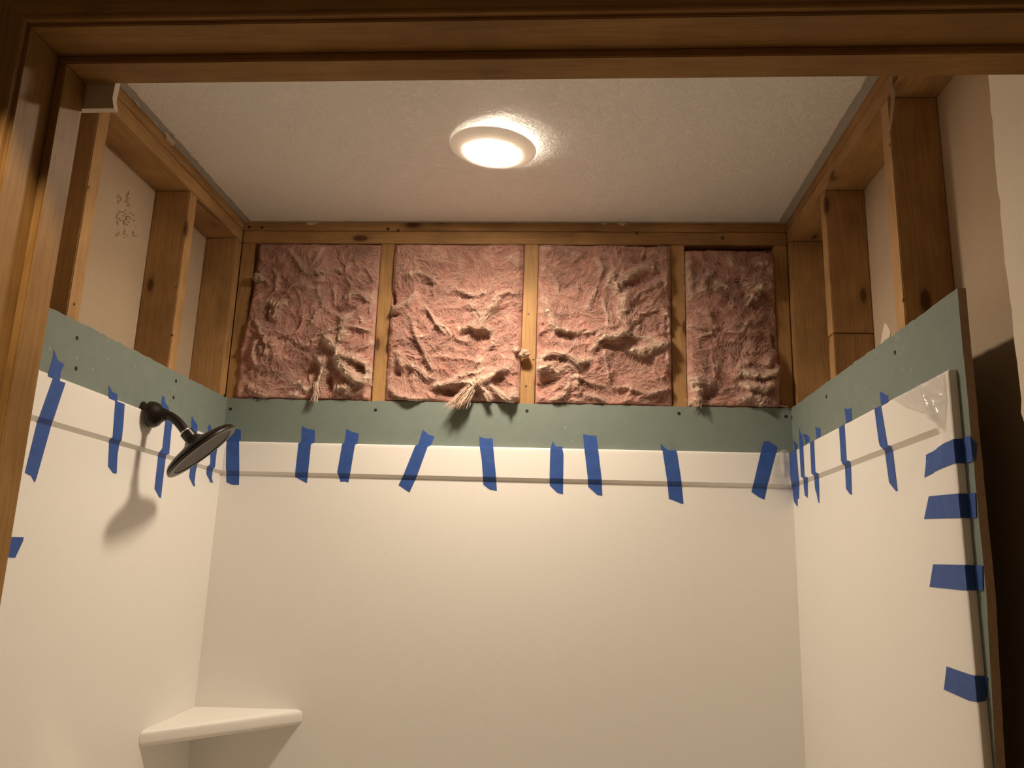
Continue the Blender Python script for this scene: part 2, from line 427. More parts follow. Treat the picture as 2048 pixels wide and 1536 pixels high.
for q in [(461,818),(751,820),(1054,822),(1358,827),(1572,833)]: screw(at(*q, 1, 0), (0, -1, 0), gb)
for q in [(154,676),(152,737),(352,762),(347,795),(449,792)]: screw(at(*q, 0, 0), (1, 0, 0), gl)
for q in [(1790,705),(1653,793),(1584,835)]: screw(at(*q, 0, W), (-1, 0, 0), gr)

# ---------------------------------------------------------------- surround panels
ZT, ZB0, ZB1, TB, TF = 1.7620, 1.6830, 1.6745, .0135, .006
RE = -.8965                       # near end of the right panel
def thick(s, z, wall, cover=False):
    """thickness of the surround at depth s (y or x) and height z"""
    if wall == 'R' and s < RE: return 0
    t = TB if z >= ZB0 else (TF if z <= ZB1 else TF + (TB-TF)*(z-ZB1)/(ZB0-ZB1))
    if wall == 'R' and z < ZB0:
        wd = .022 + .25*min(1, max(0, (ZB1-z)/.12)); k = min(1, max(0, (-.838 - s)/.022 if wd < .03 else (-.875+wd - s)/wd)); t = t + (TB-t)*k*k*(3-2*k)
    if cover:
        if z > ZT:
            k = min(1, (z-ZT)/.0035); t = TB*(1-k)
    return t
def put(wall, s, z, t):
    if wall == 'L': return Vector((t, s, z))
    if wall == 'R': return Vector((W-t, s, z))
    return Vector((s, -t, z))
def panel(wall, s0, s1, label):
    R = .004
    zs = [.45, .8, 1.0, 1.2, 1.4, 1.5, 1.55, 1.57, 1.59, 1.61, 1.63, 1.645, 1.655, 1.665, ZB1-.0015, ZB1, ZB1+.0015, ZB1+.005, ZB0-.0015, ZB0, ZB0+.0015, 1.70, 1.73, 1.75] + [ZT-R*(1-math.sin(a)) for a in (0, .4, .8, 1.2, 1.5708)]
    n = 14; ss = [s0 + (s1-s0)*i/n for i in range(n+1)]
    if wall == 'R': ss = sorted(set([RE + R*(1-math.cos(a)) for a in (0, .5, 1.0, 1.5708)] + [-.86-.005*0, -.855, -.85, -.845, -.84, -.835] + [-.82+.02*i for i in range(14)] + [s for s in ss if s > -.54]))
    bm = bmesh.new(); G = []
    for s in ss:
        row = []
        for z in zs:
            t = thick(s, z, wall)
            if z > ZT-R: t -= R*(1-math.sqrt(max(0, 1-((z-(ZT-R))/R)**2)))
            if wall == 'R' and s < RE+R: t -= R*.8*(1-math.sqrt(max(0, 1-((RE+R-s)/R)**2)))
            row.append(bm.verts.new(put(wall, s, z, t)))
        G.append(row)
    for i in range(len(ss)-1):
        for j in range(len(zs)-1): bm.faces.new((G[i][j], G[i+1][j], G[i+1][j+1], G[i][j+1]))
    loop = [G[i][0] for i in range(len(ss))] + G[-1][1:] + [G[i][-1] for i in range(len(ss)-2, -1, -1)] + G[0][-2:0:-1]
    back = {}
    for v in loop:
        c = v.co.copy(); g = .0006
        if wall == 'L': c.x = g
        elif wall == 'R': c.x = W-g
        else: c.y = -g
        back[v] = bm.verts.new(c)
    for i, v in enumerate(loop):
        q = loop[(i+1) % len(loop)]; bm.faces.new((v, q, back[q], back[v]))
    bmesh.ops.recalc_face_normals(bm, faces=bm.faces[:])
    o = bm_obj('surround_panel', bm, M_SURR, smooth=True, angle=math.radians(28))
    return tag(o, label, 'shower panel', 'shower surround panels')
panel('B', 0.0008, W-.0008, 'white acrylic shower surround panel on the back wall')
panel('L', -1.09, -.0055, 'white surround panel on the left wall behind the shower head')
panel('R', RE, -.0055, 'white surround panel on the right wall with taped free edge')

# corner shelf
LT = Vector((.0065, -.270, 0)); RT = Vector((.282, -.0065, 0)); CC = Vector((.0065, -.0065, 0))
bm = bmesh.new(); prof = []
zt0, th, r = 1.0945, .036, .012
for k in range(7):
    a = math.pi/2 - k*math.pi/2/6; prof.append((-r + r*math.cos(a), zt0 - r + r*math.sin(a)))
for k in range(7):
    a = -k*math.pi/2/6; prof.append((-r + r*math.cos(a), zt0 - th + r + r*math.sin(a)))
ed = (RT-LT).normalized(); nn = Vector((ed.y, -ed.x, 0))
A = []; B = []
for d, z in prof:
    drop = 0
    a = LT + nn*d; b = RT + nn*d
    # keep ends on the wall faces
    a = a + ed*((.0065-a.x)/ed.x); b = b + ed*((-.0065-b.y)/ed.y)
    A.append(bm.verts.new((a.x, a.y, z-.010))); B.append(bm.verts.new((b.x, b.y, z+.004)))
ct = bm.verts.new((CC.x, CC.y, zt0)); cb = bm.verts.new((CC.x, CC.y, zt0-th))
for i in range(len(prof)-1): bm.faces.new((A[i], A[i+1], B[i+1], B[i]))
bm.faces.new((ct, A[0], B[0])); bm.faces.new((cb, B[-1], A[-1]))
bm.faces.new([ct, cb] + A[::-1]); bm.faces.new([cb, ct] + B)
bmesh.ops.recalc_face_normals(bm, faces=bm.faces[:])
tag(bm_obj('corner_shelf', bm, M_SURR, smooth=True, angle=math.radians(35)), 'white triangular shelf with rounded front edge in the left back corner', 'shelf')

# bathtub under the surround (below the frame)
bm = box_bm(.013, W-.013, -.78, -.013, .0, .445)
top = max(bm.faces, key=lambda f: f.calc_center_median().z)
r_ = bmesh.ops.inset_region(bm, faces=[top], thickness=.07)
ex = bmesh.ops.extrude_discrete_faces(bm, faces=[top])['faces'][0]
for v in ex.verts: v.co.z -= .34; v.co.x = .75+(v.co.x-.75)*.88; v.co.y = -.4+(v.co.y+.4)*.86
bmesh.ops.bevel(bm, geom=[e for e in bm.edges], offset=.02, segments=3, affect='EDGES')
tag(bm_obj('bathtub', bm, M_SURR, smooth=True, angle=.6), 'white bathtub below the surround panels', 'bathtub')

# ---------------------------------------------------------------- shower head
YS = -.430
a_ = lambda u, v: at(u, v, 1, YS)
sh = empty('shower_head', (.020, YS, 1.757))
tag(sh, 'black round rain shower head on a curved arm over the left wall', 'shower head')
c0 = a_(297, 829); zE = c0.z
bm_obj('escutcheon', lathe_bm([(0, 0), (.0285, 0), (.0290, .003), (.0280, .010), (.0245, .017), (.0185, .023), (.0140, .030), (.0120, .038), (0, .038)], (.0205, YS, zE), (1, 0, 0)), M_BRONZE, sh, True, .6)
bm_obj('pipe_hole', lathe_bm([(0, 0), (.017, 0), (.017, .001), (0, .001)], (.0003, YS+.004, zE+.012), (1, 0, 0), 24), M_HOLE, sh)
arm_px = [(312,828),(322,828),(334,830),(342,833),(349,838),(356,844),(362,851),(368,859),(372,865)]
ap = [Vector((.022, YS, zE-.001))] + [a_(*q) for q in arm_px]
def smooth_path(P, it=2):
    for _ in range(it):
        Q = [P[0]]
        for i in range(len(P)-1): Q += [P[i].lerp(P[i+1], .25), P[i].lerp(P[i+1], .75)]
        Q.append(P[-1]); P = Q
    return P
ap = smooth_path(ap)
bm_obj('arm', tube_bm(ap, .0100, 20), M_BRONZE, sh, True, .8)
e1 = a_(474, 854); e2 = a_(352, 957); fc = (e1+e2)/2
fd = (e1-e2).normalized(); ax = Vector((.645, .215, -.725)).normalized()
RH = (e1-e2).length/2*1.03
end = ap[-1]; hb = .054
o_ = end
# tilt the arm end smoothly into the axis
nut = end + Vector((.002, 0, -.001)) - ax*.004
bm_obj('thread_tape', lathe_bm([(.0105, 0), (.0112, .001), (.0112, .004), (.0105, .005)], nut - ax*.003, ax, 24), M_CHROME, sh, True, .6)
bm_obj('swivel_nut', lathe_bm([(0, 0), (.0125, 0), (.0142, .0015), (.0142, .017), (.0128, .019), (.0118, .021), (.0125, .024), (.0165, .027), (.0165, .031), (.0120, .033), (0, .033)], nut, ax, 32), M_BRONZE, sh, True, .5)
T = hb + .004
bk = [(0, T-.030), (.0135, T-.030)] if False else []
prof = [(0, .030), (.0155, .030), (.0175, .033), (.0190, .037), (.024, .0415), (.036, .0450), (.052, .0500)]
h0 = T
prof = [(0, h0-.040), (.0140, h0-.040), (.0180, h0-.037), (.0210, h0-.033), (.0300, h0-.0285), (.0450, h0-.0245), (RH*.74, h0-.0200), (RH*.90, h0-.0150), (RH*.965, h0-.0105), (RH*.975, h0-.0085), (RH*.955, h0-.0070), (RH*.995, h0-.0055), (RH, h0-.002), (RH*.985, h0), (RH*.84, h0+.0003), (RH*.82, h0-.0030), (0, h0-.0030)]
bm_obj('spray_head', lathe_bm(prof, nut, ax, 72), M_BRONZE, sh, True, .5)
fp = bm_obj('nozzle_plate', lathe_bm([(0, 0), (RH*.815, 0), (RH*.815, .0012), (RH*.5, .0018), (0, .0020)], nut + ax*(h0-.0029), ax, 72), M_NOZ, sh, True, .5)
fp['label'] = 'grey nozzle face of the shower head'
# ---------------------------------------------------------------- ceiling light
LC = Vector((.742, -.420, ZC-.0014))
cl = empty('ceiling_light', LC); tag(cl, 'round white disk light glowing on the textured ceiling', 'ceiling light')
tilt = Matrix.Rotation(math.radians(-4.0), 3, Vector((-.30, -.95, 0)).normalized())   # hangs low on its right and near side
axd = (tilt @ Vector((0, 0, -1))).normalized()
piv = LC + Vector((0, 0, -.0078))
bm_obj('trim_ring', lathe_bm([(.0640, .0120), (.0655, .0138), (.0690, .0138), (.0800, .0105), (.0930, .0050), (.0985, .0015), (.0990, -.0004), (.0965, -.0010), (.0900, .0022), (.0700, .0092), (.0640, .0100), (.0640, .0120)], piv, axd, 96), M_PLASTIC, cl, True, .6)
bm_obj('lens', lathe_bm([(0, .0145), (.040, .0143), (.060, .0136), (.0648, .0128), (.0648, .0115), (0, .0115)], piv, axd, 96), M_LENS, cl, True, .6)
bm_obj('diffuser_rim', lathe_bm([(.0630, .0095), (.0700, .0055), (.0700, -.0020), (.0630, -.0020), (.0630, .0095)], piv, axd, 64), M_LEAK, cl, True, .6)
dl = empty('recessed_downlight', HALL_POS); tag(dl, 'recessed downlight in the hall ceiling outside the doorway', 'ceiling light')
bm_obj('trim_ring', lathe_bm([(.055, -.0012), (.055, .004), (.085, .0035), (.088, -.0012)], HALL_POS, (0, 0, -1), 40), M_PLASTIC, dl, True, .6)

# ---------------------------------------------------------------- insulation
_rng = np.random.RandomState(5)
def perlin(x, y, seed):
    p = np.random.RandomState(seed).permutation(256); p = np.concatenate([p, p, p])
    xi = np.floor(x).astype(int); yi = np.floor(y).astype(int); xf = x-xi; yf = y-yi; xi &= 255; yi &= 255
    u = xf**3*(xf*(xf*6-15)+10); v = yf**3*(yf*(yf*6-15)+10)
    def g(ix, iy, dx, dy):
        a = p[p[ix & 255]+(iy & 255)]/256*2*np.pi; return np.cos(a)*dx+np.sin(a)*dy
    n00 = g(xi, yi, xf, yf); n10 = g(xi+1, yi, xf-1, yf); n01 = g(xi, yi+1, xf, yf-1); n11 = g(xi+1, yi+1, xf-1, yf-1)
    return (n00*(1-u)+n10*u)*(1-v)+(n01*(1-u)+n11*u)*v*1.0
def seg_dist(X, Z, P):
    d = np.full(X.shape, 1e9); par = np.zeros(X.shape); n = len(P)-1
    for i in range(n):
        ax_, az = P[i]; bx, bz = P[i+1]; vx, vz = bx-ax_, bz-az; l = vx*vx+vz*vz+1e-12
        t = np.clip(((X-ax_)*vx+(Z-az)*vz)/l, 0, 1)
        dd = np.hypot(X-ax_-t*vx, Z-az-t*vz); m = dd < d
        d[m] = dd[m]; par[m] = (i+t[m])/n
    return d, par
FACE = -.002
def batt(x0, x1, ztop, label, frame, strokes, pits, stains, seed, leftslant=0, loose=5200, topfn=None, hang=()):
    z0 = 1.80; st = .0021
    nx = int((x1-x0)/st); nz = int((ztop-z0)/st)
    sx = np.linspace(0, 1, nx+1); sz = np.linspace(0, 1, nz+1)
    SX, SZ = np.meshgrid(sx, sz, indexing='ij')
    Z = z0 + SZ*(ztop-z0)
    if topfn: Z = z0 + SZ*((ztop + topfn(SX)) - z0)
    XL = x0 - leftslant*np.clip((2.25-Z)/.25, 0, 1)
    X = XL + SX*(x1-XL)
    ox, oy, sc = frame
    def cv(q):
        p = at(ox+q[0]/sc, oy+q[1]/sc, 1, FACE); return (p.x, p.z)
    # domain warp
    wx = perlin(X*9, Z*9, seed)*.050 + perlin(X*24, Z*24, seed+1)*.018
    wz = perlin(X*9, Z*9, seed+2)*.050 + perlin(X*24, Z*24, seed+3)*.018
    U, V = X+wx, Z+wz
    def rid(f, s): return 1-np.abs(perlin(U*f, V*f, s))*2
    big = perlin(X*7, Z*7, seed+9)
    H = big*.020 + (rid(14, seed+4)**3-.4)*.0075 + (rid(29, seed+5)**3-.4)*.0042*(1+big) + (rid(63, seed+6)**2-.5)*.0022 + (rid(140, seed+7)-.5)*.0013 + perlin(U*260, V*260, seed+8)*.0014
    fray = np.clip((rid(17, seed+11)-.86)*4, 0, 1)*.45*np.clip(perlin(X*6, Z*6, seed+12)+.4, 0, 1)
    dirt = np.zeros(X.shape)
    for P, wd, hm, wh in strokes:
        Q = [cv(q) for q in P]; wm = wd/sc/735
        d, par = seg_dist(X+wx*.25, Z+wz*.25, Q)
        k = np.exp(-(d/wm)**2); endf = np.clip(np.minimum(par, 1-par)*6+.35, 0, 1)
        lump = .75+.5*rid(40, seed+13)
        H += hm*.0008*k*lump*endf + hm*.00035*k*(rid(90, seed+14)-.5)
        fray = np.maximum(fray, wh*np.clip(k*1.25-.12, 0, 1)*np.clip(.5+lump*.5, 0, 1))
    for P, wd, hm in pits:
        Q = [cv(q) for q in P]; d, _ = seg_dist(X, Z, Q); H -= hm*.0009*np.exp(-(d/(wd*1.15/sc/735))**2.4)
    for P, wd, am in stains:
        Q = [cv(q) for q in P]; d, _ = seg_dist(X, Z, Q); dirt = np.maximum(dirt, am*np.exp(-(d/(wd/sc/735))**2))
    # soften towards the stud edges and the plate
    ed = np.minimum(np.minimum(X-XL, x1-X), Z.max()-Z+.0)
    ek = np.clip(ed/.012, 0, 1)**.6
    H = H*(.25+.75*ek) - .016*(1-ek)
    H = np.maximum(H, -.050)
    Hs = np.clip(H, -.02, .05)
    Zd = Z - .30*np.clip(Hs, 0, .05)*(Z > 1.885)
    Y = FACE - H
    Y = np.where(Z < 1.885, np.maximum(Y, .0135), Y)       # tucked behind the green board
    k = np.clip((Z-1.883)/.008, 0, 1); Y = np.where(Z >= 1.883, Y*k + np.maximum(Y, .006)*(1-k), Y)
    co = np.stack([X, Y, Zd], -1).reshape(-1, 3)
    nX, nZ = nx+1, nz+1
    I = (np.arange(nx)[:, None]*nZ + np.arange(nz)[None, :]).ravel()
    q = np.stack([I, I+nZ, I+nZ+1, I+1], -1)
    # sides and back
    per = np.concatenate([np.arange(nX)*nZ, (nX-1)*nZ+np.arange(1, nZ), np.arange(nX-2, -1, -1)*nZ+nZ-1, np.arange(nZ-2, 0, -1)])
    bco = co[per].copy(); bco[:, 1] = .092
    base = len(co); co = np.concatenate([co, bco]); n = len(per)
    sd = np.stack([per, base+np.arange(n), base+(np.arange(n)+1) % n, per[(np.arange(n)+1) % n]], -1)
    faces = np.concatenate([q, sd])
    me = bpy.data.meshes.new('insulation_batt')
    me.vertices.add(len(co)); me.vertices.foreach_set('co', co.ravel())
    me.loops.add(len(faces)*4); me.loops.foreach_set('vertex_index', faces.ravel().astype(np.int32))
    me.polygons.add(len(faces)); me.polygons.foreach_set('loop_start', np.arange(len(faces))*4)
    me.polygons.foreach_set('loop_total', np.full(len(faces), 4)); me.update(); me.validate()
    ca = me.color_attributes.new('fray', 'FLOAT_COLOR', 'POINT')
    col = np.zeros((len(co), 4)); col[:base, 0] = fray.ravel(); col[:base, 1] = dirt.ravel(); col[:, 3] = 1
    ca.data.foreach_set('color', col.ravel())
    me.polygons.foreach_set('use_smooth', np.ones(len(faces), bool))
    o = link('insulation_batt', me, M_WOOL); tag(o, label, 'insulation', 'pink insulation batts between the back studs')
    # loose fibres follow the swirl of the wool
    FL = 2.6*np.pi*(perlin(X*7, Z*7, seed+31)*.9 + perlin(X*17, Z*17, seed+32)*.45)
    rs = np.random.RandomState(seed+77)
    def hgt(x, z):
        sxi = np.clip((x-x0)/(x1-x0), 0, 1); i = (sxi*nx).astype(int); j = np.clip((z-z0)/(Z.max()-z0)*nz, 0, nz).astype(int)
        return Y[np.clip(i, 0, nx), np.clip(j, 0, nz)]
    VV, RN, MI = [], [], []
    def strand(P3, r0, mi):
        P3 = np.asarray(P3); n = len(P3)
        T_ = np.gradient(P3, axis=0); T_ /= np.linalg.norm(T_, axis=1)[:, None]+1e-9
        A_ = np.cross(T_, [0, 1, .01]); A_ /= np.linalg.norm(A_, axis=1)[:, None]+1e-9; B_ = np.cross(T_, A_)
        rr = r0*np.clip(np.minimum(np.linspace(0, 1, n), np.linspace(1, 0, n))*4+.25, 0, 1)[:, None]
        VV.append(np.stack([P3 + rr*(math.cos(a)*A_+math.sin(a)*B_) for a in (0, 2.094, 4.189)], 1).reshape(-1, 3)); RN.append(n); MI.append(mi)
    for _ in range(loose):
        x = rs.uniform(x0+.004, x1-.004); z = rs.uniform(1.888, ztop-.006); P = []
        L_ = rs.uniform(.012, .05); n = 8
        i_ = min(nx, int((x-x0)/(x1-x0)*nx)); j_ = min(nz, int((z-z0)/(ztop-z0)*nz))
        a = FL[i_, j_] + rs.normal(0, .35); cur = rs.normal(0, 14)
        for i in range(n):
            P.append((x, z)); a += cur*L_/n + rs.uniform(-.2, .2); x += math.cos(a)*L_/n; z += math.sin(a)*L_/n
        P = np.array(P); P[:, 0] = np.clip(P[:, 0], x0+.002, x1-.002); P[:, 1] = np.clip(P[:, 1], 1.887, ztop-.006)
        y = hgt(P[:, 0], P[:, 1]); y = np.convolve(np.pad(y, 2, 'edge'), np.ones(5)/5, 'valid') - rs.uniform(.0, .0025)
        y = y - .006*rs.rand()**3
        strand(np.stack([P[:, 0], y, P[:, 1] - .2*np.clip(-y, 0, .04)], -1), rs.uniform(.00022, .00055), 0 if rs.rand() < .33 else 1)
    for Pp, wd, hm, wh in strokes:
        Q = np.array([cv(q) for q in Pp]); wm = wd/sc/735
        Ls = np.hypot(*np.diff(Q, axis=0).T).sum(); nf = int(12+Ls*520*wh)
        cum = np.concatenate([[0], np.cumsum(np.hypot(*np.diff(Q, axis=0).T))])/Ls
        for _ in range(nf):
            t0 = rs.uniform(-.08, .7); t1 = t0 + rs.uniform(.25, .6); n = 12; t = np.linspace(t0, t1, n)
            bx = np.interp(t, cum, Q[:, 0]); bz = np.interp(t, cum, Q[:, 1])
            of = rs.normal(0, wm*.55); spx = rs.normal(0, wm*.5)
            dx = np.gradient(bx)+1e-9; dz = np.gradient(bz); l = np.hypot(dx, dz)+1e-9
            off = of + spx*np.linspace(-1, 1, n) + np.cumsum(rs.normal(0, wm*.07, n))
            x = bx - dz/l*off; z = bz + dx/l*off
            x = np.clip(x, x0-.012, x1+.006); z = np.maximum(z, 1.884)
            y = hgt(x, z); y = np.convolve(np.pad(y, 2, 'edge'), np.ones(5)/5, 'valid') - rs.uniform(0, .0018+hm*.00012)
            strand(np.stack([x, y, z - .3*np.clip(-y, 0, .04)], -1), rs.uniform(.00025, .0006), 0 if rs.rand() < wh else 1)
    for P, wd, cnt, yb in hang:      # tufts that hang over the top edge of the green board
        Q = np.array([cv(q) for q in P]); wm = wd/sc/735
        cum = np.linspace(0, 1, len(Q))
        for _ in range(cnt):
            n = 14; t1 = rs.uniform(.55, 1.0); t = np.linspace(0, t1, n)
            of = rs.normal(0, wm*.42); fan = .45+1.1*t
            x = np.interp(t, cum, Q[:, 0]) + of*fan + np.cumsum(rs.normal(0, .0006, n)); z = np.interp(t, cum, Q[:, 1]) + rs.normal(0, .003)*t + np.cumsum(rs.normal(0, .0006, n))
            y = -yb*(.35+.65*t) + rs.normal(0, wm*.30)*fan - .006
            strand(np.stack([x, np.minimum(y, -.003), z], -1), rs.uniform(.0005, .0012), 0)
    V_ = np.concatenate(VV); fl, mi_, b0 = [], [], 0
    for n, m_ in zip(RN, MI):
        k = np.arange((n-1)*3); a = b0+k; b = b0+(k//3)*3+(k % 3+1) % 3
        fl.append(np.stack([a, b, b+3, a+3], -1)); mi_.append(np.full(len(k), m_)); b0 += n*3
    fl = np.concatenate(fl); mi_ = np.concatenate(mi_).astype(np.int32)
    m2 = bpy.data.meshes.new('loose_fibers'); m2.vertices.add(len(V_)); m2.vertices.foreach_set('co', V_.ravel())
    m2.loops.add(fl.size); m2.loops.foreach_set('vertex_index', fl.ravel().astype(np.int32))
    m2.polygons.add(len(fl)); m2.polygons.foreach_set('loop_start', np.arange(len(fl))*4); m2.polygons.foreach_set('loop_total', np.full(len(fl), 4))
    m2.polygons.foreach_set('material_index', mi_); m2.polygons.foreach_set('use_smooth', np.ones(len(fl), bool)); m2.update()
    f = link('loose_fibers', m2, [M_FIBER, M_FIBER2], o); f['kind'] = 'stuff'
    return o
F1 = (480, 480, 4.517); F2 = (770, 480, 4.15); F3 = (1060, 480, 4.517); F4 = (1350, 480, 4.268)
# (points in the zoomed view of that bay, width, height mm, whiteness)
batt(.041, .3895, 2.3335, 'mottled pink insulation batt left of the first stud, with a thick pale twisted roll', F1, [
    ([(450,80),(520,170),(590,280),(600,300)], 18, 9, .6), ([(740,70),(690,180),(620,280)], 16, 7, .45),
    ([(640,300),(690,270),(740,300),(730,350),(670,350)], 28, 14, .6), ([(760,270),(860,270),(950,290),(1010,220)], 24, 9, .6),
    ([(310,240),(340,280),(320,400),(320,480)], 22, 10, .5), ([(460,440),(560,410),(650,430)], 26, 10, .45),
    ([(260,560),(330,600),(410,570)], 30, 16, .7), ([(260,640),(310,690),(350,620)], 40, 16, .45),
    ([(700,420),(710,500),(760,590)], 18, 10, .6), ([(760,590),(690,680),(640,770)], 26, 9, .5), ([(750,600),(850,660),(940,690)], 16, 8, .4),
    ([(930,540),(1030,490),(1120,500),(1190,560)], 34, 16, .5), ([(1010,660),(940,740),(930,830),(900,920)], 34, 20, .85),
    ([(790,840),(870,790),(970,770),(1080,800),(1180,840)], 14, 10, .6), ([(780,860),(830,930),(880,980),(900,1060)], 40, 22, .9),
    ([(900,1060),(930,1130),(1000,1200),(1080,1260),(1190,1245)], 52, 30, .95), ([(940,1030),(1050,1060),(1130,1130),(1170,1210)], 34, 26, .8),
    ([(700,1060),(730,1120),(740,1190),(700,1280),(710,1380)], 30, 22, .85), ([(460,1330),(520,1290),(560,1340),(600,1370)], 30, 16, .7),
    ([(480,1400),(520,1440)], 40, 12, .5), ([(870,1310),(960,1320),(990,1390)], 50, 20, .6), ([(150,720),(190,830),(240,950),(260,1050)], 34, 18, .25),
    ([(260,880),(320,960),(340,1060)], 40, 16, .15), ([(120,900),(110,1050),(160,1150)], 40, 14, .2), ([(480,880),(560,940),(640,950),(700,890)], 26, 12, .3),
    ([(60,1300),(180,1400),(250,1420)], 40, 14, .25), ([(1090,690),(1110,760)], 14, 8, .5), ([(980,960),(1080,980),(1190,930)], 26, 9, .35)],
    [([(1080,1150),(1110,1190)], 40, 26), ([(860,640),(1000,630)], 34, 22), ([(520,1150),(640,1130)], 70, 20), ([(790,1250),(800,1330)], 30, 26), ([(230,600),(220,700)], 24, 16), ([(740,310)], 12, 14) if False else ([(738,305),(742,315)], 12, 14), ([(960,1420),(1080,1430)], 20, 16), ([(360,880),(400,900)], 26, 12)],
    [([(1060,90),(1150,110)], 66, .75)], 11, leftslant=.026, hang=[([(690,1290),(695,1390),(680,1480)], 26, 60, .016)])
batt(.4300, .7945, 2.3340, 'smoothest pale pink insulation batt, with a frayed tuft hanging over the green board', F2, [
    ([(200,310),(280,280),(360,310),(430,350)], 22, 13, .7), ([(60,590),(120,550),(190,520),(260,460)], 32, 17, .6), ([(500,440),(540,390),(590,350)], 12, 8, .7),
    ([(560,400),(650,450),(740,460),(830,420)], 24, 12, .55), ([(340,530),(400,620),(430,700),(500,780)], 12, 12, .7), ([(430,690),(500,730),(550,800)], 10, 10, .7),
    ([(680,520),(740,600),(790,650)], 34, 11, .6), ([(950,470),(880,560),(810,650),(720,720)], 46, 15, .75), ([(720,720),(800,720),(900,750)], 30, 17, .8),
    ([(620,740),(700,710),(760,690)], 18, 10, .6), ([(900,740),(890,850),(860,900)], 24, 12, .5), ([(1030,150),(1090,190),(1160,220)], 34, 13, .5), ([(940,460),(1030,430),(1110,470)], 20, 9, .5),
    ([(1090,900),(1140,920),(1190,940)], 26, 22, .85), ([(230,650),(250,750),(290,860),(350,990),(410,1090)], 22, 12, .45), ([(100,920),(130,1000),(140,1080)], 22, 12, .5),
    ([(180,1050),(280,1080),(350,1140),(430,1150)], 24, 12, .55), ([(420,1210),(560,1170),(700,1120),(760,1110)], 22, 17, .85), ([(440,1200),(600,1190),(720,1190)], 22, 18, .9),
    ([(780,990),(790,1080),(780,1180)], 34, 14, .75), ([(760,1190),(860,1160),(940,1090),(1010,1060)], 34, 20, .85), ([(780,1190),(830,1250),(880,1330)], 18, 16, .85),
    ([(860,1200),(930,1250),(1000,1310),(1060,1330)], 22, 15, .8), ([(740,1190),(700,1250),(640,1310)], 50, 24, .95), ([(20,1230),(100,1290),(200,1320),(350,1340)], 22, 14, .5),
    ([(1040,1320),(1100,1280)], 34, 18, .6), ([(480,480),(600,500)], 30, 5, .2), ([(610,130),(620,260)], 22, 5, .35), ([(400,340),(420,480)], 14, 7, .4)],
    [([(310,355),(390,370)], 16, 14), ([(620,785),(720,750)], 14, 14), ([(780,800),(860,790)], 40, 13), ([(520,1250),(570,1270)], 34, 20), ([(950,1180),(970,1220)], 40, 16), ([(60,430),(70,520)], 16, 34), ([(60,620),(90,620)], 16, 20), ([(780,640),(740,580)], 10, 10), ([(640,475),(740,480)], 9, 9), ([(90,1090),(110,1100)], 26, 14)],
    [([(150,340),(150,360)], 24, .12)], 23, hang=[([(740,1200),(690,1280),(630,1360),(600,1420)], 62, 330, .034), ([(800,1230),(850,1290),(890,1350)], 14, 60, .026), ([(900,1240),(980,1300),(1040,1350)], 16, 60, .024)])
